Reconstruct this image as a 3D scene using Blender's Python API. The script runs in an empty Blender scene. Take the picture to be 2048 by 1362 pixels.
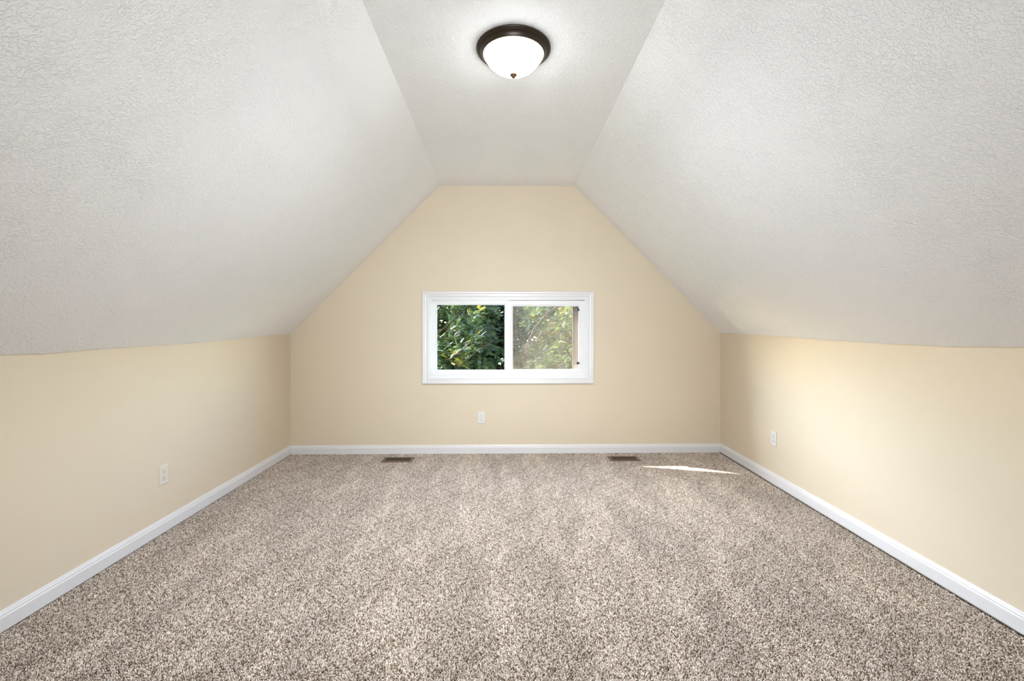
import bpy, bmesh, math, random
import numpy as np
from mathutils import Vector, Matrix

S = bpy.context.scene
C = S.collection

# ------------------------------------------------------------------ camera
CAM_H = 1.274
YAW = 0.0159
cam_d = bpy.data.cameras.new('camera')
cam = bpy.data.objects.new('camera', cam_d)
C.objects.link(cam)
cam_d.sensor_fit = 'HORIZONTAL'
cam_d.sensor_width = 36.0
cam_d.lens = 880.0 * 36.0 / 2048.0
cam_d.shift_y = -36.0 / 2048.0
cam_d.clip_start = 0.05
cam_d.clip_end = 300
cam.location = (0, 0, CAM_H)
cam.rotation_euler = (math.pi / 2, 0, -YAW)
S.camera = cam

# ------------------------------------------------------------------ light
SUN_DIR = Vector((1.0, -0.51, -0.95)).normalized()      # the way the sunlight travels
SUN_EL = math.asin(-SUN_DIR.z)

world = bpy.data.worlds.new('sky')
S.world = world
world.use_nodes = True
wn = world.node_tree
wn.nodes.clear()
wo = wn.nodes.new('ShaderNodeOutputWorld')
bg = wn.nodes.new('ShaderNodeBackground')
sky = wn.nodes.new('ShaderNodeTexSky')
sky.sky_type = 'NISHITA'
sky.sun_disc = False
sky.sun_elevation = SUN_EL
sky.sun_rotation = math.atan2(-SUN_DIR.x, -SUN_DIR.y)
sky.dust_density = 0.6
bg.inputs['Strength'].default_value = 2.7
wn.links.new(sky.outputs[0], bg.inputs['Color'])
wn.links.new(bg.outputs[0], wo.inputs['Surface'])


def sun_lamp(name, direction, strength, angle, color):
    d = bpy.data.lights.new(name, 'SUN')
    d.energy = strength
    d.angle = math.radians(angle)
    d.color = color
    o = bpy.data.objects.new(name, d)
    C.objects.link(o)
    o.rotation_euler = Vector(direction).to_track_quat('-Z', 'Y').to_euler()
    o.location = (-12, 12, 14)
    return o


sun_lamp('sun', SUN_DIR, 28.0, 0.53, (1.0, 0.95, 0.86))

# added wide sun lamp standing in for haze glow, brightens one knee wall
sun_lamp('added_wide_sun', (1.0, -0.74, -0.56), 8.0, 34, (0.90, 0.96, 1.0))

LAMP_STRENGTH = 40.0
# added fill lamp, unseen, set in an added doorway behind the viewpoint
DOOR_W, DOOR_H = 1.60, 2.03
rl = bpy.data.lights.new('rear_fill_lamp', 'AREA')
rl.shape = 'RECTANGLE'
rl.size, rl.size_y = DOOR_W - 0.06, DOOR_H - 0.05
rl.energy = 27.5
rl.spread = math.radians(80)
rl.color = (0.865, 0.925, 0.99)
ro = bpy.data.objects.new('rear_fill_lamp', rl)
C.objects.link(ro)
ro.location = (0.02, -1.10, DOOR_H / 2 - 0.01)
ro.rotation_euler = (math.pi / 2 + 0.20, 0, 0)

S.view_settings.view_transform = 'Standard'
S.view_settings.look = 'None'
S.view_settings.exposure = 0.30
S.view_settings.gamma = 1.0
S.view_settings.use_curve_mapping = False
S.cycles.max_bounces = 8
S.cycles.diffuse_bounces = 6
S.cycles.transparent_max_bounces = 12
S.cycles.use_adaptive_sampling = True
S.cycles.adaptive_threshold = 0.05
S.cycles.adaptive_min_samples = 16
S.cycles.sample_clamp_indirect = 6.0
S.cycles.caustics_reflective = False
S.cycles.caustics_refractive = False

# ------------------------------------------------------------------ material helpers


def srgb(r, g, b):
    def f(c):
        c /= 255.0
        return c / 12.92 if c <= 0.04045 else ((c + 0.055) / 1.055) ** 2.4
    return (f(r), f(g), f(b), 1.0)


def mat(name):
    m = bpy.data.materials.new(name)
    m.use_nodes = True
    nt = m.node_tree
    nt.nodes.clear()
    out = nt.nodes.new('ShaderNodeOutputMaterial')
    return m, nt, out


def N(nt, t, **kw):
    n = nt.nodes.new(t)
    for k, v in kw.items():
        if hasattr(n, k):
            setattr(n, k, v)
        else:
            n.inputs[k.replace('_', ' ')].default_value = v
    return n


def L(nt, a, b):
    nt.links.new(a, b)


def math_node(nt, op, a, b=None, clamp=False):
    n = nt.nodes.new('ShaderNodeMath')
    n.operation = op
    n.use_clamp = clamp
    for i, v in enumerate((a, b)):
        if v is None:
            continue
        if isinstance(v, (int, float)):
            n.inputs[i].default_value = v
        else:
            nt.links.new(v, n.inputs[i])
    return n.outputs[0]


def ramp(nt, src, stops):
    n = nt.nodes.new('ShaderNodeValToRGB')
    e = n.color_ramp.elements
    while len(e) > 1:
        e.remove(e[0])
    e[0].position, e[0].color = stops[0][0], stops[0][1]
    for p, c in stops[1:]:
        x = e.new(p)
        x.color = c
    nt.links.new(src, n.inputs[0])
    return n


def g(v):
    return (v, v, v, 1)


def coords(nt, scale=(1, 1, 1)):
    geo = nt.nodes.new('ShaderNodeNewGeometry')
    mp = nt.nodes.new('ShaderNodeMapping')
    mp.inputs['Scale'].default_value = scale
    nt.links.new(geo.outputs['Position'], mp.inputs['Vector'])
    return mp.outputs[0]


def noise(nt, vec, scale, detail=2, rough=0.5, dist=0.0):
    n = nt.nodes.new('ShaderNodeTexNoise')
    n.inputs['Scale'].default_value = scale
    n.inputs['Detail'].default_value = detail
    n.inputs['Roughness'].default_value = rough
    n.inputs['Distortion'].default_value = dist
    nt.links.new(vec, n.inputs['Vector'])
    return n.outputs['Fac']


def simple(name, color, rough=0.5, metal=0.0, spec=0.5, vary=0.03, vscale=12.0, bump=0.0, bscale=200.0, bdist=0.001):
    m, nt, out = mat(name)
    p = nt.nodes.new('ShaderNodeBsdfPrincipled')
    p.inputs['Roughness'].default_value = rough
    p.inputs['Metallic'].default_value = metal
    p.inputs['Specular IOR Level'].default_value = spec
    v = coords(nt)
    f = noise(nt, v, vscale, 3)
    lo = tuple(c * (1 - vary) for c in color[:3]) + (1,)
    hi = tuple(min(1, c * (1 + vary)) for c in color[:3]) + (1,)
    r = ramp(nt, f, [(0.3, lo), (0.7, hi)])
    L(nt, r.outputs[0], p.inputs['Base Color'])
    if bump:
        b = nt.nodes.new('ShaderNodeBump')
        b.inputs['Strength'].default_value = bump
        b.inputs['Distance'].default_value = bdist
        L(nt, noise(nt, v, bscale, 3), b.inputs['Height'])
        L(nt, b.outputs[0], p.inputs['Normal'])
    L(nt, p.outputs[0], out.inputs['Surface'])
    return m


def make_ceiling_mat():
    m, nt, out = mat('textured_ceiling_paint')
    p = nt.nodes.new('ShaderNodeBsdfPrincipled')
    p.inputs['Roughness'].default_value = 0.62
    p.inputs['Specular IOR Level'].default_value = 0.35
    v = coords(nt)
    r0 = ramp(nt, noise(nt, v, 1.3, 2), [(0.3, (0.855, 0.85, 0.84, 1)), (0.7, (0.87, 0.865, 0.855, 1))])
    L(nt, r0.outputs[0], p.inputs['Base Color'])
    # knockdown spatter: ridged worm-like blobs of two sizes
    a = noise(nt, v, 82.0, 2.5, 0.55, 1.2)
    ra = ramp(nt, a, [(0.40, g(0)), (0.52, g(0.75)), (0.60, g(1)), (0.75, g(0.9))])
    b = noise(nt, v, 150.0, 2, 0.5, 0.6)
    cov = ramp(nt, noise(nt, v, 9.0, 2), [(0.35, g(0.55)), (0.62, g(1.0))])
    h = math_node(nt, 'MULTIPLY', ra.outputs[0], cov.outputs[0])
    h2 = math_node(nt, 'MULTIPLY', b, 0.35)
    hh = math_node(nt, 'ADD', h, h2)
    bp = nt.nodes.new('ShaderNodeBump')
    bp.inputs['Strength'].default_value = 0.8
    bp.inputs['Distance'].default_value = 0.0022
    L(nt, hh, bp.inputs['Height'])
    L(nt, bp.outputs[0], p.inputs['Normal'])
    L(nt, p.outputs[0], out.inputs['Surface'])
    return m


def make_carpet_mat(base_only=False):
    m, nt, out = mat('darkened_carpet_backing' if base_only else 'carpet_yarn')
    p = nt.nodes.new('ShaderNodeBsdfPrincipled')
    p.inputs['Roughness'].default_value = 0.95
    p.inputs['Specular IOR Level'].default_value = 0.12
    if base_only:
        r = ramp(nt, noise(nt, coords(nt), 160, 2), [(0.3, (0.035, 0.027, 0.021, 1)), (0.7, (0.06, 0.046, 0.037, 1))])  # backing darkened to put shade into the gaps along the baseboards
        L(nt, r.outputs[0], p.inputs['Base Color'])
        L(nt, p.outputs[0], out.inputs['Surface'])
        return m
    at = nt.nodes.new('ShaderNodeAttribute')
    at.attribute_name = 'tone'
    v = coords(nt)
    # yarn colours: dark brown, mid taupe, pale oatmeal flecks
    wob = noise(nt, v, 60.0, 2)
    t = math_node(nt, 'ADD', at.outputs['Fac'], math_node(nt, 'MULTIPLY', math_node(nt, 'SUBTRACT', wob, 0.5), 0.14))
    r = ramp(nt, t, [(0.0, (0.0929, 0.0579, 0.0380, 1)), (0.2, (0.2021, 0.1484, 0.1086, 1)), (0.42, (0.3769, 0.3035, 0.2453, 1)),
                     (0.7, (0.5462, 0.4693, 0.3995, 1)), (1.0, (0.7866, 0.7203, 0.6514, 1))])
    # light and dark of the leaning nap painted in: vacuum strokes, brushed patches
    s1 = noise(nt, coords(nt, (1.0, 0.16, 0.0)), 5.2, 3, 0.6, 0.25)
    s2 = noise(nt, coords(nt, (1.0, 0.55, 0.0)), 2.6, 3, 0.6, 0.4)
    stroke_sheen = ramp(nt, s1, [(0.30, g(0.92)), (0.50, g(0.97)), (0.56, g(1.13)), (0.62, g(1.0)), (0.80, g(0.94))])
    nap_sheen = ramp(nt, s2, [(0.28, g(0.90)), (0.5, g(1.0)), (0.72, g(1.09))])
    k = math_node(nt, 'MULTIPLY', stroke_sheen.outputs[0], nap_sheen.outputs[0])
    mx = nt.nodes.new('ShaderNodeMix')
    mx.data_type = 'RGBA'
    mx.blend_type = 'MULTIPLY'
    mx.inputs['Factor'].default_value = 1.0
    L(nt, r.outputs[0], mx.inputs[6])
    cmb = nt.nodes.new('ShaderNodeCombineColor')
    for i in range(3):
        L(nt, k, cmb.inputs[i])
    L(nt, cmb.outputs[0], mx.inputs[7])
    L(nt, mx.outputs[2], p.inputs['Base Color'])
    L(nt, p.outputs[0], out.inputs['Surface'])
    return m


def make_glass(name, dust=0.0):
    m, nt, out = mat(name)
    tr = nt.nodes.new('ShaderNodeBsdfTransparent')
    gl = nt.nodes.new('ShaderNodeBsdfGlossy')
    gl.inputs['Roughness'].default_value = 0.02
    fr = nt.nodes.new('ShaderNodeFresnel')
    fr.inputs['IOR'].default_value = 1.45
    mx = nt.nodes.new('ShaderNodeMixShader')
    geo = nt.nodes.new('ShaderNodeNewGeometry')
    front = math_node(nt, 'SUBTRACT', 1.0, geo.outputs['Backfacing'])
    sc = math_node(nt, 'MULTIPLY', math_node(nt, 'MULTIPLY', fr.outputs[0], 0.03), front)
    L(nt, sc, mx.inputs[0])
    L(nt, tr.outputs[0], mx.inputs[1])
    L(nt, gl.outputs[0], mx.inputs[2])
    last = mx.outputs[0]
    if dust:
        df = nt.nodes.new('ShaderNodeBsdfDiffuse')
        tl = nt.nodes.new('ShaderNodeBsdfTranslucent')
        df.inputs['Color'].default_value = (0.50, 0.41, 0.29, 1)
        tl.inputs['Color'].default_value = (0.55, 0.45, 0.32, 1)
        m1 = nt.nodes.new('ShaderNodeMixShader')
        m1.inputs[0].default_value = 0.6
        L(nt, df.outputs[0], m1.inputs[1])
        L(nt, tl.outputs[0], m1.inputs[2])
        v = coords(nt, (1, 1, 0.6))
        f = noise(nt, v, 9.0, 6, 0.7, 0.3)
        f2 = noise(nt, coords(nt, (1, 1, 0.12)), 90.0, 3, 0.6)
        r = ramp(nt, f, [(0.25, g(dust * 0.55)), (0.75, g(dust * 1.4))])
        r2 = ramp(nt, f2, [(0.3, g(0.75)), (0.7, g(1.3))])
        k = math_node(nt, 'MULTIPLY', r.outputs[0], r2.outputs[0], True)
        m2 = nt.nodes.new('ShaderNodeMixShader')
        L(nt, k, m2.inputs[0])
        L(nt, last, m2.inputs[1])
        L(nt, m1.outputs[0], m2.inputs[2])
        last = m2.outputs[0]
    L(nt, last, out.inputs['Surface'])
    return m


def make_leaf_mat():
    m, nt, out = mat('locust_leaf')
    at = nt.nodes.new('ShaderNodeAttribute')
    at.attribute_name = 'tone'
    r = ramp(nt, at.outputs['Fac'], [(0.0, (0.0060, 0.0129, 0.0037, 1)), (0.35, (0.0164, 0.0327, 0.0086, 1)), (0.6, (0.0412, 0.0677, 0.0163, 1)),
                                     (0.82, (0.0898, 0.1070, 0.0151, 1)), (0.93, (0.1647, 0.1497, 0.0163, 1)), (1.0, (0.2246, 0.1568, 0.0189, 1))])
    p = nt.nodes.new('ShaderNodeBsdfPrincipled')
    p.inputs['Roughness'].default_value = 0.42
    p.inputs['Specular IOR Level'].default_value = 0.45
    L(nt, r.outputs[0], p.inputs['Base Color'])
    tl = nt.nodes.new('ShaderNodeBsdfTranslucent')
    hs = nt.nodes.new('ShaderNodeHueSaturation')
    hs.inputs['Value'].default_value = 2.2
    hs.inputs['Hue'].default_value = 0.48
    L(nt, r.outputs[0], hs.inputs['Color'])
    L(nt, hs.outputs[0], tl.inputs['Color'])
    mx = nt.nodes.new('ShaderNodeMixShader')
    mx.inputs[0].default_value = 0.35
    L(nt, p.outputs[0], mx.inputs[1])
    L(nt, tl.outputs[0], mx.inputs[2])
    L(nt, mx.outputs[0], out.inputs['Surface'])
    return m


def make_lamp_glass():
    m, nt, out = mat('lit_frosted_glass')
    e = nt.nodes.new('ShaderNodeEmission')
    v = coords(nt)
    # the two bulbs sit low in the bowl: the glass glows most below, its rim is creamy
    tc = nt.nodes.new('ShaderNodeTexCoord')
    sp = nt.nodes.new('ShaderNodeSeparateXYZ')
    L(nt, tc.outputs['Object'], sp.inputs[0])
    dz = math_node(nt, 'MULTIPLY', math_node(nt, 'ADD', sp.outputs['Z'], 0.030), -1.0 / 0.093, True)
    r = ramp(nt, dz, [(0.0, (1.0, 0.80, 0.52, 1)), (0.10, (1.0, 0.90, 0.74, 1)), (0.25, (0.865, 0.925, 0.99, 1))])
    L(nt, r.outputs[0], e.inputs['Color'])
    pw = math_node(nt, 'POWER', dz, 2.0)
    rim = math_node(nt, 'MULTIPLY', math_node(nt, 'MULTIPLY', dz, 6.0, True), 15.0)
    st = math_node(nt, 'ADD', math_node(nt, 'MULTIPLY', pw, LAMP_STRENGTH), math_node(nt, 'ADD', rim, 0.75))
    L(nt, st, e.inputs['Strength'])
    L(nt, e.outputs[0], out.inputs['Surface'])
    return m


M = {}
M['wall'] = simple('beige_wall_paint', (0.645, 0.555, 0.42), 0.55, spec=0.35, vary=0.012, vscale=3, bump=0.12, bscale=260, bdist=0.0008)
M['ceiling'] = make_ceiling_mat()
M['trim'] = simple('white_trim_paint', (0.665, 0.655, 0.65), 0.3, vary=0.01)
M['vinyl'] = simple('white_window_vinyl', (0.75, 0.75, 0.755), 0.28, vary=0.01)
M['plate'] = simple('white_outlet_plastic', (0.66, 0.655, 0.62), 0.35, vary=0.01)
M['ivory'] = simple('ivory_outlet_plastic', (0.66, 0.61, 0.52), 0.35, vary=0.01)
M['slot'] = simple('dark_slot', (0.02, 0.018, 0.016), 0.6)
M['bronze'] = simple('oil_rubbed_bronze', (0.036, 0.026, 0.016), 0.36, 0.6, vary=0.5, vscale=900, bump=0.15, bscale=700, bdist=0.0004)
M['finial'] = simple('brushed_bronze_finial', (0.10, 0.055, 0.022), 0.35, 0.8, vary=0.2, vscale=300)
M['register'] = simple('brown_register_enamel', (0.145, 0.085, 0.052), 0.38, 0.35, vary=0.08, vscale=80)
M['louver'] = simple('dark_brown_louver', (0.10, 0.06, 0.038), 0.4, 0.35)
M['slot_shade'] = simple('register_inside_shade', (0.008, 0.006, 0.005), 0.8)
M['carpet'] = make_carpet_mat()
M['carpet_base'] = make_carpet_mat(True)
M['glass'] = make_glass('clear_window_glass')
M['screen'] = make_glass('dusty_insect_screen', 0.05)
M['screen_frame'] = simple('tan_screen_frame', (0.15, 0.125, 0.09), 0.5)
M['clip'] = simple('black_plastic_clip', (0.008, 0.008, 0.008), 0.4)
M['leaf'] = make_leaf_mat()
M['bark'] = simple('grey_brown_bark', (0.022, 0.015, 0.010), 0.9, spec=0.08, vary=0.4, vscale=30, bump=0.6, bscale=60, bdist=0.01)
M['siding'] = simple('pale_siding', (0.55, 0.53, 0.48), 0.7)
M['soffit'] = simple('white_soffit', (0.75, 0.74, 0.71), 0.6)
M['shingle'] = simple('grey_roof_shingle', (0.10, 0.095, 0.09), 0.9, vary=0.4, vscale=40)
M['grass'] = simple('lawn_green', (0.075, 0.13, 0.035), 0.95, vary=0.4, vscale=3)
M['lampglass'] = make_lamp_glass()

# ------------------------------------------------------------------ object helpers


def link(name, me, m, parent=None, smooth=False):
    o = bpy.data.objects.new(name, me)
    C.objects.link(o)
    if m is not None and len(me.materials) == 0:
        me.materials.append(M[m])
    if smooth:
        for p in me.polygons:
            p.use_smooth = True
    if parent is not None:
        o.parent = parent
    return o


def pydata(name, verts, faces, m, parent=None, smooth=False):
    me = bpy.data.meshes.new(name)
    me.from_pydata([tuple(v) for v in verts], [], faces)
    me.validate()
    me.update()
    return link(name, me, m, parent, smooth)


def from_bm(name, bm, m, parent=None, smooth=False):
    bmesh.ops.recalc_face_normals(bm, faces=bm.faces)
    me = bpy.data.meshes.new(name)
    bm.to_mesh(me)
    bm.free()
    return link(name, me, m, parent, smooth)


def box(bm, x0, x1, y0, y1, z0, z1, bevel=0.0):
    vs = [bm.verts.new((x, y, z)) for x in (x0, x1) for y in (y0, y1) for z in (z0, z1)]
    idx = [(0, 1, 3, 2), (4, 6, 7, 5), (0, 4, 5, 1), (2, 3, 7, 6), (0, 2, 6, 4), (1, 5, 7, 3)]
    fs = [bm.faces.new([vs[i] for i in f]) for f in idx]
    if bevel:
        es = list({e for f in fs for e in f.edges})
        bmesh.ops.bevel(bm, geom=es, offset=bevel, segments=2, affect='EDGES', profile=0.6)


def boxobj(name, m, parent, *a, bevel=0.0):
    bm = bmesh.new()
    box(bm, *a, bevel=bevel)
    return from_bm(name, bm, m, parent)


def empty(name, loc=(0, 0, 0), rz=0.0):
    o = bpy.data.objects.new(name, None)
    C.objects.link(o)
    o.location = loc
    o.rotation_euler = (0, 0, rz)
    o.empty_display_size = 0.1
    return o


def tag(o, label=None, cat=None, group=None, kind=None):
    if label:
        o['label'] = label
    if cat:
        o['category'] = cat
    if group:
        o['group'] = group
    if kind:
        o['kind'] = kind
    return o


def lathe(name, prof, m, parent, seg=72, cap0=False, cap1=False):
    vs, fs = [], []
    n = len(prof)
    for i in range(seg):
        a = 2 * math.pi * i / seg
        for r, z in prof:
            vs.append((r * math.cos(a), r * math.sin(a), z))
    for i in range(seg):
        j = (i + 1) % seg
        for k in range(n - 1):
            fs.append((i * n + k, j * n + k, j * n + k + 1, i * n + k + 1))
    if cap0:
        fs.append([i * n for i in range(seg)])
    if cap1:
        fs.append([i * n + n - 1 for i in range(seg)][::-1])
    bm = bmesh.new()
    bv = [bm.verts.new(v) for v in vs]
    for f in fs:
        bm.faces.new([bv[i] for i in f])
    bmesh.ops.remove_doubles(bm, verts=bm.verts, dist=1e-5)
    return from_bm(name, bm, m, parent, smooth=True)


def rect_ring(name, m, parent, rect, prof, sides=None):
    """A mitred picture-frame ring. rect = outer x0,x1,z0,z1; prof = [(inset, y)] closed profile.
    sides None: one mesh; else index of the one side to build."""
    x0, x1, z0, z1 = rect
    n = len(prof)

    def corner(c, d, y):
        return ((x0 + d, y, z0 + d), (x1 - d, y, z0 + d), (x1 - d, y, z1 - d), (x0 + d, y, z1 - d))[c]
    bm = bmesh.new()
    if sides is None:
        rows = [[bm.verts.new(corner(c, d, y)) for d, y in prof] for c in range(4)]
        for c in range(4):
            a, b = rows[c], rows[(c + 1) % 4]
            for k in range(n):
                bm.faces.new((a[k], a[(k + 1) % n], b[(k + 1) % n], b[k]))
    else:
        a = [bm.verts.new(corner(sides, d, y)) for d, y in prof]
        b = [bm.verts.new(corner((sides + 1) % 4, d, y)) for d, y in prof]
        for k in range(n):
            bm.faces.new((a[k], a[(k + 1) % n], b[(k + 1) % n], b[k]))
        bm.faces.new(a)
        bm.faces.new(b[::-1])
    return from_bm(name, bm, m, parent)


# ------------------------------------------------------------------ room shell (metres)
XL, XR = -2.065, 2.107
YB, YF = 4.27, -1.00
CZ = 2.60
rng = random.Random(4)

seamL = [(YF, 1.150), (0.5, 1.148), (1.832, 1.141), (2.03, 1.134), (2.277, 1.140), (2.593, 1.139), (3.013, 1.137), (3.597, 1.153), (4.27, 1.168)]
seamR = [(YF, 1.17), (0.5, 1.17), (1.753, 1.174), (2.05, 1.159), (2.314, 1.157), (2.654, 1.158), (3.11, 1.163), (3.752, 1.172), (4.27, 1.171)]
YS = [YF + (YB - YF) * i / 160 for i in range(161)]


def seam(tab):
    ys, zs = zip(*tab)
    out = []
    for i, y in enumerate(YS):
        w = 0.0 if i == 160 else rng.uniform(-0.0009, 0.0009)
        out.append(float(np.interp(y, ys, zs)) + w)
    sm = out[:]
    for i in range(1, 160):
        sm[i] = (out[i - 1] + 2 * out[i] + out[i + 1]) / 4
    return sm


ZL, ZR = seam(seamL), seam(seamR)


def edge_left(y):
    return -0.624 + 0.0147 * (YB - y)


def edge_right(y):
    return 0.676 - 0.0065 * (YB - y)


# floor slab and carpet
tag(boxobj('floor', 'carpet_base', None, XL - 0.1, XR + 0.1, YF - 0.1, YB + 0.1, -0.12, 0.0),
    'carpeted attic room floor under the sloped ceilings', 'floor', kind='structure')

# knee walls
for nm, X, Z, sgn, lab in (('wall_left', XL, ZL, -1, 'low beige knee wall in even shade, facing the sunlit knee wall'),
                           ('wall_right', XR, ZR, 1, 'low beige knee wall with a soft pool of daylight on it')):
    vs, fs = [], []
    for i, y in enumerate(YS):
        vs += [(X, y, 0), (X, y, Z[i] + 0.012), (X + sgn * 0.1, y, 0), (X + sgn * 0.1, y, Z[i] + 0.012)]
    for i in range(160):
        a, b = 4 * i, 4 * i + 4
        q = [(a, b, b + 1, a + 1), (a + 2, a + 3, b + 3, b + 2), (a + 1, b + 1, b + 3, a + 3), (a, a + 2, b + 2, b)]
        fs += q
    fs += [(0, 1, 3, 2), (640, 642, 643, 641)]
    bm = bmesh.new()
    bv = [bm.verts.new(v) for v in vs]
    for f in fs:
        bm.faces.new([bv[i] for i in f])
    tag(from_bm(nm, bm, 'wall'), lab, 'wall', kind='structure')

# sloped ceilings, their lower lip hanging just proud of the knee walls
for nm, X, Z, sgn, edge, lab in (('ceiling_slope_left', XL, ZL, 1, edge_left, 'white textured sloped ceiling above the shaded knee wall'),
                                 ('ceiling_slope_right', XR, ZR, -1, edge_right, 'white textured sloped ceiling above the sunlit knee wall')):
    vs, fs = [], []
    for i, y in enumerate(YS):
        lo = Vector((X + sgn * 0.004, y, Z[i]))
        hi = Vector((edge(y), y, CZ))
        vs += [(X - sgn * 0.002, y, Z[i] + 0.001), lo, lo.lerp(hi, 0.5), hi,
               (edge(y) - sgn * 0.02, y, CZ + 0.08), (X - sgn * 0.1, y, Z[i] + 0.06)]
    for i in range(160):
        a, b = 6 * i, 6 * i + 6
        for k in range(6):
            k2 = (k + 1) % 6
            fs.append((a + k, b + k, b + k2, a + k2))
    fs += [tuple(range(6)), tuple(range(960, 966))]
    bm = bmesh.new()
    bv = [bm.verts.new(v) for v in vs]
    for f in fs:
        bm.faces.new([bv[i] for i in f])
    tag(from_bm(nm, bm, 'ceiling'), lab, 'ceiling', kind='structure')

# flat ceiling strip
bm = bmesh.new()
q = [(edge_left(YF), YF), (edge_right(YF), YF), (edge_right(YB), YB), (edge_left(YB), YB)]
lo = [bm.verts.new((x, y, CZ)) for x, y in q]
hi = [bm.verts.new((x, y, CZ + 0.09)) for x, y in q]
bm.faces.new(lo)
bm.faces.new(hi[::-1])
for i in range(4):
    j = (i + 1) % 4
    bm.faces.new((lo[i], lo[j], hi[j], hi[i]))
tag(from_bm('ceiling', bm, 'ceiling'), 'narrow flat white ceiling strip holding the lamp', 'ceiling', kind='structure')

# gable walls
WX0, WX1, WZ0, WZ1 = -0.745, 0.808, 0.731, 1.523      # window opening


def gable(name, y0, y1, pts, hole, m, lab):
    """Wall slab between y0 and y1 with outline pts (x,z), split around a rectangular hole."""
    x0, x1, z0, z1 = hole
    bm = bmesh.new()

    def ring(y):
        o = [bm.verts.new((x, y, z)) for x, z in pts]
        h = [bm.verts.new((x, y, z)) for x, z in ((x0, z0), (x1, z0), (x1, z1), (x0, z1))]
        return o, h
    A, B = ring(y0), ring(y1)
    for (o, h) in (A, B):
        # pts order: BL, BR, KR, CR, CL, KL
        bm.faces.new((o[0], o[1], h[1], h[0]))
        bm.faces.new((o[1], o[2], h[2], h[1]))
        bm.faces.new((o[2], o[3], h[2]))
        bm.faces.new((o[3], o[4], h[3], h[2]))
        bm.faces.new((o[4], o[5], h[3]))
        bm.faces.new((o[5], o[0], h[0], h[3]))
    n = len(pts)
    for i in range(n):
        j = (i + 1) % n
        bm.faces.new((A[0][i], A[0][j], B[0][j], B[0][i]))
    for i in range(4):
        j = (i + 1) % 4
        bm.faces.new((A[1][i], A[1][j], B[1][j], B[1][i]))
    return tag(from_bm(name, bm, m), lab, 'wall', kind='structure')


outline = [(XL, 0), (XR, 0), (XR, ZR[-1]), (edge_right(YB), CZ), (edge_left(YB), CZ), (XL, ZL[-1])]


def grow(pts, d):
    return [(x + (d if x > 0 else -d), z + (0 if z < 0.5 else d)) for x, z in pts]


gable('wall_back', YB, YB + 0.15, grow(outline, 0.06), (WX0, WX1, WZ0, WZ1), 'wall', 'beige gable wall around the white sliding window')
rear_out = grow([(XL, 0), (XR, 0), (XR, ZR[0]), (edge_right(YF), CZ), (edge_left(YF), CZ), (XL, ZL[0])], 0.06)
dx0, dx1 = 0.02 - DOOR_W / 2, 0.02 + DOOR_W / 2
rear_out = [(dx0, 0), (XL - 0.06, 0)] + [rear_out[k] for k in (5, 4, 3, 2)] + [(XR + 0.06, 0), (dx1, 0), (dx1, DOOR_H), (dx0, DOOR_H)]
bm = bmesh.new()
ra = [bm.verts.new((x, YF - 0.12, z)) for x, z in rear_out]
rb = [bm.verts.new((x, YF, z)) for x, z in rear_out]
for r_ in (ra, rb):
    for f in ((0, 1, 2, 9), (9, 2, 3), (9, 3, 4, 8), (8, 4, 5), (8, 5, 6, 7)):
        bm.faces.new([r_[i] for i in f])
for i in range(len(ra)):
    j = (i + 1) % len(ra)
    bm.faces.new((ra[i], ra[j], rb[j], rb[i]))
tag(from_bm('wall_front', bm, 'wall'), 'beige gable wall with an added wide doorway behind the viewpoint', 'wall', kind='structure')

# ------------------------------------------------------------------ outside shell: roof with overhanging rakes, siding
for nm, sgn, x_eave, x_top, c in (('roof_left', 1, -3.0, 0.026, 3.233), ('roof_right', -1, 3.05, 0.026, 3.285)):
    yA, yB = YF - 0.6, 5.007
    cc = c + 0.16
    z_e, z_t = sgn * x_eave + cc, sgn * x_top + cc
    root = empty(nm, (0, 0, 0))
    tag(root, 'roof slope over the %s knee wall' % ('shaded' if sgn > 0 else 'sunlit'), 'roof', kind='structure')
    bm = bmesh.new()
    P = [(x_eave, z_e), (x_top, z_t), (x_top, z_t + 0.14), (x_eave, z_e + 0.14)]
    a = [bm.verts.new((x, yA, z)) for x, z in P]
    b = [bm.verts.new((x, yB, z)) for x, z in P]
    bm.faces.new(a)
    bm.faces.new(b[::-1])
    for i in range(4):
        j = (i + 1) % 4
        bm.faces.new((a[i], a[j], b[j], b[i]))
    from_bm('roof_deck', bm, 'shingle', root)
    bm = bmesh.new()
    drop = 0.19
    P = [(x_eave, z_e - drop), (x_top, z_t - drop), (x_top, z_t), (x_eave, z_e)]
    a = [bm.verts.new((x, yB - 0.04, z)) for x, z in P]
    b = [bm.verts.new((x, yB, z)) for x, z in P]
    bm.faces.new(a)
    bm.faces.new(b[::-1])
    for i in range(4):
        j = (i + 1) % 4
        bm.faces.new((a[i], a[j], b[j], b[i]))
    from_bm('rake_board', bm, 'soffit', root)

# ------------------------------------------------------------------ baseboards
PROF = [(0, 0), (0.014, 0), (0.014, 0.056), (0.0125, 0.060), (0.0105, 0.062), (0.0105, 0.068), (0.008, 0.074), (0.0065, 0.080), (0.005, 0.083), (0, 0.083)]


def board(name, fa, fb, lab, BZ):
    bm = bmesh.new()
    a = [bm.verts.new((*fa(d), z + BZ)) for d, z in PROF]
    b = [bm.verts.new((*fb(d), z + BZ)) for d, z in PROF]
    n = len(PROF)
    for i in range(n):
        j = (i + 1) % n
        bm.faces.new((a[i], a[j], b[j], b[i]))
    bm.faces.new(a)
    bm.faces.new(b[::-1])
    return tag(from_bm(name, bm, 'trim'), lab, 'baseboard', kind='structure')


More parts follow.
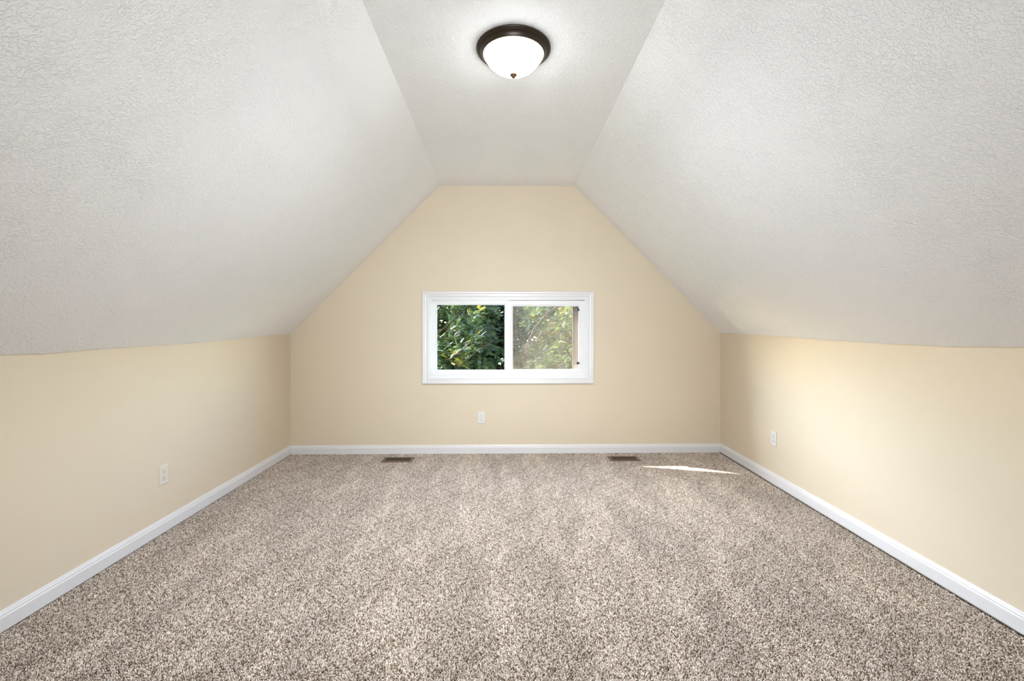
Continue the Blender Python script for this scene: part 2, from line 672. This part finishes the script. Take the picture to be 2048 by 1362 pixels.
board('baseboard_left', lambda d: (XL + d, YF), lambda d: (XL + d, YB - d), 'white baseboard along the shaded knee wall', 0.0105)
board('baseboard_right', lambda d: (XR - d, YF), lambda d: (XR - d, YB - d), 'white baseboard along the sunlit knee wall', 0.0135)
board('baseboard_back', lambda d: (XL + d, YB - d), lambda d: (XR - d, YB - d), 'white baseboard below the window on the gable wall', 0.0065)

# ------------------------------------------------------------------ window
win = empty('window_1', (0, YB, 0))
tag(win, 'white vinyl two-pane sliding window in a white moulded casing', 'window', kind='structure')
W = win
casing_prof = [(0.0, 0.0), (0.0, -0.016), (0.004, -0.019), (0.016, -0.018), (0.024, -0.014), (0.040, -0.012), (0.046, -0.013), (0.053, -0.010), (0.053, 0.0)]
for s in range(4):
    rect_ring('casing_board', 'trim', W, (-0.798, 0.861, 0.682, 1.574), casing_prof, sides=s)
# master frame set into the opening, with a stepped inner lip
rect_ring('frame', 'vinyl', W, (WX0, WX1, WZ0, WZ1),
          [(0.0, -0.004), (0.012, -0.004), (0.014, 0.004), (0.022, 0.004), (0.024, 0.012), (0.031, 0.012), (0.031, 0.135), (0.0, 0.135)])
FX0, FX1, FZ0, FZ1 = WX0 + 0.031, WX1 - 0.031, WZ0 + 0.031, WZ1 - 0.031
MX = 0.029
# fixed sash, outer track
s1 = rect_ring('sash', 'vinyl', W, (FX0, MX + 0.012, FZ0, FZ1), [(0.0, 0.050), (0.030, 0.050), (0.046, 0.056), (0.046, 0.078), (0.0, 0.078)])
x0, x1, z0, z1 = FX0 + 0.044, MX + 0.012 - 0.044, FZ0 + 0.044, FZ1 - 0.044
boxobj('pane', 'glass', s1, x0, x1, 0.065, 0.069, z0, z1)
# sliding sash, inner track, with a stiff meeting stile
s2 = rect_ring('sash', 'vinyl', W, (MX - 0.006, FX1, FZ0, FZ1 - 0.006), [(0.0, 0.020), (0.036, 0.020), (0.054, 0.026), (0.054, 0.046), (0.0, 0.046)])
x0, x1, z0, z1 = MX - 0.006 + 0.052, FX1 - 0.052, FZ0 + 0.052, FZ1 - 0.058
boxobj('pane', 'glass', s2, x0, x1, 0.034, 0.038, z0, z1)
# insect screen outside the sliding sash
bm = bmesh.new()
for q in ((0.674, FX1 - 0.001, FZ0 + 0.001, FZ1 - 0.001), (0.045, 0.070, FZ0 + 0.001, FZ1 - 0.001), (0.070, 0.674, 1.45, FZ1 - 0.001), (0.070, 0.674, FZ0 + 0.001, 0.800)):
    box(bm, q[0], q[1], 0.117, 0.125, q[2], q[3])
scr = from_bm('screen_frame', bm, 'screen_frame', W)
boxobj('screen_mesh', 'screen', scr, 0.069, 0.675, 0.1205, 0.1215, 0.799, 1.451)
for z in (1.398, 0.877):
    bm = bmesh.new()
    box(bm, 0.699, 0.7255, 0.012, 0.033, z - 0.012, z + 0.012, bevel=0.003)
    from_bm('clip', bm, 'clip', W)
# ------------------------------------------------------------------ added doorway behind the viewpoint, housing the fill lamp
door = empty('added_doorway', (0.02, YF, 0))
tag(door, 'added wide open doorway with white casing behind the viewpoint', 'doorway', kind='structure')
hw = DOOR_W / 2
for a in ((-hw - 0.06, -hw, 0.0, 0.016, 0.012, DOOR_H + 0.06), (hw, hw + 0.06, 0.0, 0.016, 0.012, DOOR_H + 0.06), (-hw, hw, 0.0, 0.016, DOOR_H, DOOR_H + 0.06)):
    boxobj('casing_board', 'trim', door, *a, bevel=0.003)
for a in ((-hw, -hw + 0.02, -0.12, 0.0, 0.012, DOOR_H), (hw - 0.02, hw, -0.12, 0.0, 0.012, DOOR_H), (-hw + 0.02, hw - 0.02, -0.12, 0.0, DOOR_H - 0.02, DOOR_H)):
    boxobj('jamb', 'trim', door, *a)

# added enclosure beyond the doorway, keeps sky light from leaking in
bm = bmesh.new()
x0, x1, y0, y1, z0, z1, t = 0.02 - hw - 0.25, 0.02 + hw + 0.25, YF - 1.5, YF - 0.121, -0.1, 2.35, 0.08
box(bm, x0 - t, x0, y0, y1, z0, z1)
box(bm, x1, x1 + t, y0, y1, z0, z1)
box(bm, x0 - t, x1 + t, y0 - t, y0, z0, z1)
box(bm, x0 - t, x1 + t, y0 - t, y1, z1, z1 + t)
box(bm, x0, x1, y0, y1, z0, -0.005)
tag(from_bm('sky_block_enclosure', bm, 'wall'), 'added beige enclosure blocking sky light beyond the doorway behind the viewpoint', 'wall', kind='structure')

# ------------------------------------------------------------------ floor carpet pile (uncountable tufts)
NXT, NYT = 10, 12
PX0, PX1 = XL + 0.006, XR - 0.017
TW, TL = (PX1 - PX0) / NXT, (YB - YF) / NYT
nr = np.random.default_rng(7)
pitch = 0.0046
nx, ny = int(TW / pitch), int(TL / pitch)
gx, gy = np.meshgrid(np.arange(nx), np.arange(ny), indexing='ij')
cx = ((gx.ravel() + 0.5 + 0.5 * (gy.ravel() % 2) * 0.9 - 0.2) / nx - 0.5) * TW + nr.uniform(-1, 1, nx * ny) * 0.0015
cy = ((gy.ravel() + 0.5) / ny - 0.5) * TL + nr.uniform(-1, 1, nx * ny) * 0.0015
nT = nx * ny
hgt = nr.uniform(0.0055, 0.0085, nT)
leanx = nr.normal(0, 0.0014, nT)
leany = nr.normal(-0.0006, 0.0014, nT)
rad = nr.uniform(0.0022, 0.0031, nT)
ph = nr.uniform(0, 2 * math.pi, nT)
tone_t = np.clip(nr.beta(1.15, 1.05, nT), 0, 1)
K = 5
verts = np.zeros((nT, 2 * K + 1, 3), np.float32)
for k in range(K):
    a = ph + 2 * math.pi * k / K
    verts[:, k, 0] = cx + rad * np.cos(a)
    verts[:, k, 1] = cy + rad * np.sin(a)
    verts[:, k, 2] = 0.0004
    a2 = a + 0.5
    verts[:, K + k, 0] = cx + leanx * 0.8 + rad * 0.82 * np.cos(a2)
    verts[:, K + k, 1] = cy + leany * 0.8 + rad * 0.82 * np.sin(a2)
    verts[:, K + k, 2] = hgt * 0.72
verts[:, 2 * K, 0] = cx + leanx
verts[:, 2 * K, 1] = cy + leany
verts[:, 2 * K, 2] = hgt
tris = []
for k in range(K):
    k2 = (k + 1) % K
    tris += [(k, k2, K + k2), (k, K + k2, K + k), (K + k, K + k2, 2 * K)]
tris = np.array(tris, np.int32)


def fast_mesh(name, V, T, tone=None):
    me = bpy.data.meshes.new(name)
    me.vertices.add(len(V))
    me.vertices.foreach_set('co', np.ascontiguousarray(V, np.float32).ravel())
    nt_ = len(T)
    me.loops.add(nt_ * 3)
    me.loops.foreach_set('vertex_index', np.ascontiguousarray(T, np.int32).ravel())
    me.polygons.add(nt_)
    me.polygons.foreach_set('loop_start', np.arange(0, nt_ * 3, 3, dtype=np.int32))
    if tone is not None:
        at = me.attributes.new('tone', 'FLOAT', 'POINT')
        at.data.foreach_set('value', np.ascontiguousarray(tone, np.float32))
    me.update(calc_edges=True)
    return me


F = (tris[None] + (np.arange(nT) * (2 * K + 1))[:, None, None]).reshape(-1, 3)
me = fast_mesh('carpet_pile', verts.reshape(-1, 3), F, np.repeat(tone_t, 2 * K + 1))
me.materials.append(M['carpet'])
carpet = link('carpet_pile', me, None)
tag(carpet, 'speckled taupe and brown cut-pile carpet with vacuum strokes', 'carpet', kind='stuff')

ng = bpy.data.node_groups.new('lay_pile', 'GeometryNodeTree')
ng.interface.new_socket('Geometry', in_out='INPUT', socket_type='NodeSocketGeometry')
ng.interface.new_socket('Geometry', in_out='OUTPUT', socket_type='NodeSocketGeometry')
gi = ng.nodes.new('NodeGroupInput')
go = ng.nodes.new('NodeGroupOutput')
grid = ng.nodes.new('GeometryNodeMeshGrid')
grid.inputs['Size X'].default_value = TW * (NXT - 1)
grid.inputs['Size Y'].default_value = TL * (NYT - 1)
grid.inputs['Vertices X'].default_value = NXT
grid.inputs['Vertices Y'].default_value = NYT
tf = ng.nodes.new('GeometryNodeTransform')
tf.inputs['Translation'].default_value = ((PX0 + PX1) / 2, (YB + YF) / 2, 0.0)
iop = ng.nodes.new('GeometryNodeInstanceOnPoints')
rv = ng.nodes.new('FunctionNodeRandomValue')
rv.data_type = 'INT'
rv.inputs['Min'].default_value = 0
rv.inputs['Max'].default_value = 1
rv.inputs['Seed'].default_value = 3
mul = ng.nodes.new('ShaderNodeMath')
mul.operation = 'MULTIPLY'
mul.inputs[1].default_value = math.pi
cb = ng.nodes.new('ShaderNodeCombineXYZ')
ng.links.new(grid.outputs['Mesh'], tf.inputs['Geometry'])
ng.links.new(tf.outputs[0], iop.inputs['Points'])
ng.links.new(gi.outputs[0], iop.inputs['Instance'])
ng.links.new(rv.outputs[2], mul.inputs[0])
ng.links.new(mul.outputs[0], cb.inputs['Z'])
ng.links.new(cb.outputs[0], iop.inputs['Rotation'])
ng.links.new(iop.outputs[0], go.inputs[0])
md = carpet.modifiers.new('lay_pile', 'NODES')
md.node_group = ng

# ------------------------------------------------------------------ floor registers


def register(x, y, label):
    r = empty('floor_register', (x, y, 0.0))
    tag(r, label, 'floor vent', 'bronze floor registers below the window')
    hw, hd = 0.1415, 0.069
    iw, id_ = 0.112, 0.043
    # flange: sloped rim around the slot field
    bm = bmesh.new()
    rows = []
    for (a, b, z) in ((hw, hd, 0.004), (hw, hd, 0.0095), (hw - 0.006, hd - 0.006, 0.0125), (iw + 0.003, id_ + 0.003, 0.0125), (iw, id_, 0.0105), (iw, id_, 0.003)):
        rows.append([bm.verts.new(p) for p in ((-a, -b, z), (a, -b, z), (a, b, z), (-a, b, z))])
    for u, v in zip(rows, rows[1:]):
        for i in range(4):
            j = (i + 1) % 4
            bm.faces.new((u[i], u[j], v[j], v[i]))
    from_bm('flange', bm, 'register', r)
    boxobj('slot_shade_sheet', 'slot_shade', r, -iw, iw, -id_, id_, 0.0088, 0.0092)  # thin near-black sheet painted as the shade inside the slots
    nb = 17
    bm = bmesh.new()
    box(bm, -0.0016, 0.0016, -id_, id_, 0.0095, 0.0122)
    first = None
    bmesh.ops.recalc_face_normals(bm, faces=bm.faces)
    lm = bpy.data.meshes.new('louver')
    bm.to_mesh(lm)
    bm.free()
    lm.materials.append(M['louver'])
    for i in range(nb):
        o = bpy.data.objects.new('louver', lm)
        C.objects.link(o)
        o.parent = r
        o.location = (-iw + 2 * iw * (i + 1) / (nb + 1), 0, 0)
    return r


register(-0.986, 4.077, 'brown slotted floor register set in the carpet far from the sunlight strip')
register(1.107, 4.076, 'brown slotted floor register set in the carpet beside the sunlight strip')

# ------------------------------------------------------------------ outlets


def outlet(loc, rz, label, mname='plate'):
    r = empty('electrical_outlet', loc, rz)          # local: faces -Y, centre at origin
    tag(r, label, 'outlet', 'duplex outlets around the room')
    bm = bmesh.new()
    w, h, t = 0.035, 0.0575, 0.0055
    P = [(w, h, 0.0), (w, h, -t * 0.45), (w - 0.0035, h - 0.0035, -t)]
    rows = [[bm.verts.new(p) for p in ((-a, y, -b), (a, y, -b), (a, y, b), (-a, y, b))] for a, b, y in P]
    for u, v in zip(rows, rows[1:]):
        for i in range(4):
            j = (i + 1) % 4
            bm.faces.new((u[i], u[j], v[j], v[i]))
    bm.faces.new(rows[-1])
    bm.faces.new(rows[0][::-1])
    from_bm('cover_plate', bm, mname, r)
    for sz in (1, -1):
        zc = sz * 0.0195
        bm = bmesh.new()
        pts = []
        for k in range(28):
            a = 2 * math.pi * k / 28
            pts.append((0.0172 * math.cos(a), max(-0.0140, min(0.0140, 0.0185 * math.sin(a)))))
        rws = []
        for s, y in ((1.0, -t), (1.0, -t - 0.0014), (0.94, -t - 0.002)):
            rws.append([bm.verts.new((x * s, y, zc + z * s)) for x, z in pts])
        for u, v in zip(rws, rws[1:]):
            for i in range(28):
                j = (i + 1) % 28
                bm.faces.new((u[i], u[j], v[j], v[i]))
        bm.faces.new(rws[-1])
        rc = from_bm('receptacle', bm, mname, r)
        for x, hh in ((-0.0064, 0.0046), (0.0064, 0.0038)):
            boxobj('slot', 'slot', rc, x - 0.0011, x + 0.0011, -t - 0.0024, -t - 0.0018, zc + 0.0035 - hh, zc + 0.0035 + hh)
        bm = bmesh.new()
        ring = [(0.0026 * math.cos(math.pi * 2 * k / 12), min(0.0026 * math.sin(math.pi * 2 * k / 12), 0.0018)) for k in range(12)]
        va = [bm.verts.new((x, -t - 0.0018, zc - 0.0085 + z)) for x, z in ring]
        vb = [bm.verts.new((x, -t - 0.0024, zc - 0.0085 + z)) for x, z in ring]
        for i in range(12):
            bm.faces.new((va[i], va[(i + 1) % 12], vb[(i + 1) % 12], vb[i]))
        bm.faces.new(vb)
        from_bm('ground_hole', bm, 'slot', rc)
    bm = bmesh.new()
    pr = [(0.0, -t - 0.0012), (0.0018, -t - 0.0011), (0.003, -t - 0.0004), (0.003, -t)]
    rws = [[bm.verts.new((rr * math.cos(2 * math.pi * k / 16), y, rr * math.sin(2 * math.pi * k / 16))) for k in range(16)] for rr, y in pr[1:]]
    for u, v in zip(rws, rws[1:]):
        for i in range(16):
            j = (i + 1) % 16
            bm.faces.new((u[i], u[j], v[j], v[i]))
    bm.faces.new(rws[0])
    from_bm('screw', bm, mname, r)
    return r


outlet((-0.230, YB, 0.351), 0, 'white duplex outlet on the gable wall below the window')
outlet((XL, 2.692, 0.353), math.pi / 2, 'ivory duplex outlet low on the shaded knee wall', 'ivory')
outlet((XR, 3.414, 0.366), -math.pi / 2, 'white duplex outlet low on the sunlit knee wall')

# ------------------------------------------------------------------ ceiling lamp
lamp = empty('ceiling_lamp', (0.041, 2.129, CZ))
tag(lamp, 'flush-mount ceiling lamp, dark bronze pan with lit white glass dome', 'ceiling lamp')
pan = lathe('pan', [(0.02, -0.001), (0.176, -0.001), (0.1795, -0.004), (0.1795, -0.009), (0.1765, -0.012), (0.1735, -0.0125), (0.1725, -0.015),
                    (0.1705, -0.0165), (0.166, -0.0175), (0.1605, -0.021), (0.156, -0.027), (0.1535, -0.033), (0.1515, -0.036),
                    (0.148, -0.0365), (0.1465, -0.034), (0.1465, -0.02), (0.02, -0.02)], 'bronze', lamp, seg=96)
prof = []
R0, hcap, ztop = 0.1455, 0.093, -0.030
Rs = (R0 ** 2 + hcap ** 2) / (2 * hcap)
a1 = math.asin(min(1, R0 / Rs))
for k in range(25):
    a = a1 * (1 - k / 24)
    prof.append((max(0.0005, Rs * math.sin(a)), ztop - hcap + Rs * (1 - math.cos(a))))
lathe('glass_dome', prof, 'lampglass', lamp, seg=96)
zf = ztop - hcap
lathe('finial', [(0.001, zf + 0.004), (0.013, zf + 0.002), (0.0165, zf - 0.001), (0.0172, zf - 0.005), (0.0150, zf - 0.010), (0.0095, zf - 0.0125),
                 (0.0095, zf - 0.0145), (0.0075, zf - 0.019), (0.0005, zf - 0.0215)], 'finial', lamp, seg=32)

for pw_, ang in ((195.0, 130), (100.0, 178)):
    ld = bpy.data.lights.new('lamp_bulbs', 'SPOT')
    ld.energy = pw_
    ld.color = (0.865, 0.925, 0.99)
    ld.spot_size = math.radians(ang)
    ld.spot_blend = 1.0
    ld.shadow_soft_size = 0.01
    lo_ = bpy.data.objects.new('lamp_bulbs', ld)
    C.objects.link(lo_)
    lo_.parent = lamp
    lo_.location = (0, 0, zf - 0.035)

# ------------------------------------------------------------------ outdoors
GZ = -3.1
bm = bmesh.new()
box(bm, -40, 40, 4.6, 60, GZ - 0.3, GZ)
tag(from_bm('ground', bm, 'grass'), 'lawn far below the window', 'ground', kind='structure')
bm = bmesh.new()
box(bm, XL - 0.16, XR + 0.16, YB + 0.151, YB + 0.18, GZ, -0.02)
tag(from_bm('wall_outside', bm, 'siding'), 'pale siding of the storey below', 'wall', kind='structure')


def tube(bm, pts, radii, seg=8):
    rows = []
    for i, p in enumerate(pts):
        p = Vector(p)
        d = (Vector(pts[min(i + 1, len(pts) - 1)]) - Vector(pts[max(i - 1, 0)])).normalized()
        u = d.cross(Vector((0, 1, 0.1))).normalized()
        v = d.cross(u)
        rows.append([bm.verts.new(p + (u * math.cos(2 * math.pi * k / seg) + v * math.sin(2 * math.pi * k / seg)) * radii[i]) for k in range(seg)])
    for a, b in zip(rows, rows[1:]):
        for k in range(seg):
            j = (k + 1) % seg
            bm.faces.new((a[k], a[j], b[j], b[k]))
    bm.faces.new(rows[0][::-1])
    bm.faces.new(rows[-1])


# a pinnate frond: leaflets in pairs along a drooping rachis (unit length along +x)
def frond_template(pairs=9):
    V, T = [], []

    def rach(t):
        return np.array([t, 0, -0.28 * t * t])
    for i in range(pairs):
        t = 0.12 + 0.86 * i / (pairs - 1)
        p = rach(t)
        ln = 0.27 * (1 - 0.45 * abs(t - 0.45))
        for s in (-1, 1):
            dx, dy, dz = 0.10, s * ln, -0.06
            tip = p + np.array([dx, dy, dz])
            mid = p + np.array([dx, dy, dz]) * 0.5 + np.array([0, 0, 0.02])
            wv = np.array([0.052, -s * 0.012, 0.0])
            b = len(V)
            V += [p, mid + wv, tip, mid - wv]
            T += [(b, b + 1, b + 2), (b, b + 2, b + 3)]
    return np.array(V), np.array(T, np.int32)


FV, FT = frond_template()


def broad_template():
    V, T = [], []
    for i in range(3):
        for s in (-1, 1):
            p = np.array([0.2 + 0.3 * i, 0, -0.05 * i])
            tip = p + np.array([0.22, s * 0.42, -0.12])
            mid = (p + tip) / 2 + np.array([0, 0, 0.04])
            w = np.array([0.16, -s * 0.05, 0])
            b = len(V)
            V += [p, mid + w, tip, mid - w]
            T += [(b, b + 1, b + 2), (b, b + 2, b + 3)]
    return np.array(V), np.array(T, np.int32)


BV, BT = broad_template()


def foliage_mesh(name, center, radii, n_spray, per, size, seed, tone_mu=0.48, shell=0.25, broad=False, slant=0.0):
    FV, FT = (BV, BT) if broad else (globals()['FV'], globals()['FT'])
    r = np.random.default_rng(seed)
    Vs, Tn = [], []
    cen = []
    while len(cen) < n_spray:
        d = r.uniform(-1, 1, 3)
        if (np.abs(d) ** 4).sum() > 1 or (np.abs(d) ** 2).sum() < shell:
            continue
        p = np.array(center) + d * np.array(radii)
        p[2] += slant * (p[1] - center[1])
        cen.append((p, d / np.linalg.norm(d)))
    for p, d in cen:
        st = tone_mu + r.normal() * 0.13
        if r.random() < 0.06:
            st += 0.42
        out_dir = np.array([d[0], d[1] * 0.8, d[2] * 0.4 + 0.1])
        for k in range(per):
            dr = out_dir * 0.7 + r.normal(size=3) * np.array([0.8, 0.8, 0.45])
            x = dr / np.linalg.norm(dr)
            up = np.array([0, 0, 1.0]) + r.normal(size=3) * 0.35
            y = np.cross(up, x)
            y /= np.linalg.norm(y) + 1e-9
            z = np.cross(x, y)
            s = size * r.uniform(0.7, 1.25)
            base = p + r.normal(size=3) * size * 0.55
            Mx = np.stack([x, y, z], 1) * s
            Vs.append(FV @ Mx.T + base)
            Tn.append(np.full(len(FV), np.clip(st + r.normal() * 0.15, 0, 1)))
    V = np.concatenate(Vs)
    nF = len(Vs)
    T = (FT[None] + (np.arange(nF) * len(FV))[:, None, None]).reshape(-1, 3)
    me = fast_mesh(name, V, T, np.concatenate(Tn))
    me.materials.append(M['leaf'])
    return me


def tree(loc, label, trunk_pts, trunk_r, branches, fol):
    t = empty('locust_tree', loc)
    tag(t, label, 'tree', 'trees outside the window')
    L0 = Vector(loc)
    bm = bmesh.new()
    tube(bm, [Vector(p) - L0 for p in trunk_pts], trunk_r, 10)
    from_bm('trunk', bm, 'bark', t, True)
    for pts, rr in branches:
        bm = bmesh.new()
        tube(bm, [Vector(p) - L0 for p in pts], rr, 7)
        from_bm('branch', bm, 'bark', t, True)
    for a in fol:
        me = foliage_mesh('foliage', **a)
        o = link('foliage', me, None, t)
        o.location = -L0
        o['kind'] = 'stuff'
    return t


tree((-1.9, 9.9, GZ), 'feathery green tree filling the clear pane',
     [(-1.9, 9.9, GZ), (-1.85, 9.9, -1.4), (-1.65, 9.8, 0.2), (-1.5, 9.9, 1.8)], [0.16, 0.13, 0.10, 0.05],
     [([(-1.7, 9.8, -0.1), (-1.2, 8.7, 0.45), (-0.75, 8.2, 0.80), (-0.35, 8.0, 1.18)], [0.02, 0.014, 0.009, 0.004]),
      ([(-1.75, 9.8, -0.4), (-1.05, 8.6, 0.25), (-0.55, 8.1, 0.72), (-0.1, 8.0, 1.02)], [0.02, 0.013, 0.008, 0.004]),
      ([(-1.7, 9.8, 0.4), (-1.4, 8.9, 1.0), (-0.9, 8.3, 1.4), (-0.5, 8.1, 1.8)], [0.018, 0.012, 0.007, 0.004])],
     [dict(center=(-2.60, 9.8, 0.75), radii=(2.35, 2.1, 1.2), n_spray=1500, per=19, size=0.135, seed=11, shell=0.12, slant=0.8)])
tree((2.6, 10.0, GZ), 'tree with a leaning dark limb behind the dusty screened pane',
     [(2.6, 10.0, GZ), (2.5, 10.0, -1.2), (2.3, 10.0, 0.6), (2.2, 10.1, 2.0)], [0.17, 0.14, 0.11, 0.05],
     [([(0.36, 8.2, 0.55), (0.42, 8.15, 0.88), (0.55, 8.1, 1.15), (0.80, 8.2, 1.45), (1.4, 8.5, 1.8)], [0.018, 0.026, 0.032, 0.026, 0.015]),
      ([(2.4, 9.9, 0.2), (1.8, 9.0, 0.7), (1.3, 8.5, 0.9), (0.9, 8.4, 1.0)], [0.04, 0.03, 0.02, 0.01])],
     [dict(center=(2.86, 9.8, 0.75), radii=(2.35, 2.1, 1.2), n_spray=1500, per=19, size=0.135, seed=23, shell=0.12, slant=0.8)])
tree((0.2, 14.9, GZ), 'dark dense tree standing behind the two feathery trees',
     [(0.2, 14.9, GZ), (0.2, 14.9, 0), (0.3, 14.9, 2.0)], [0.2, 0.16, 0.06], [],
     [dict(center=(0.2, 14.9, 0.7), radii=(6.5, 1.3, 3.4), n_spray=2400, per=9, size=0.40, seed=31, tone_mu=0.25, shell=0.0, broad=True)])
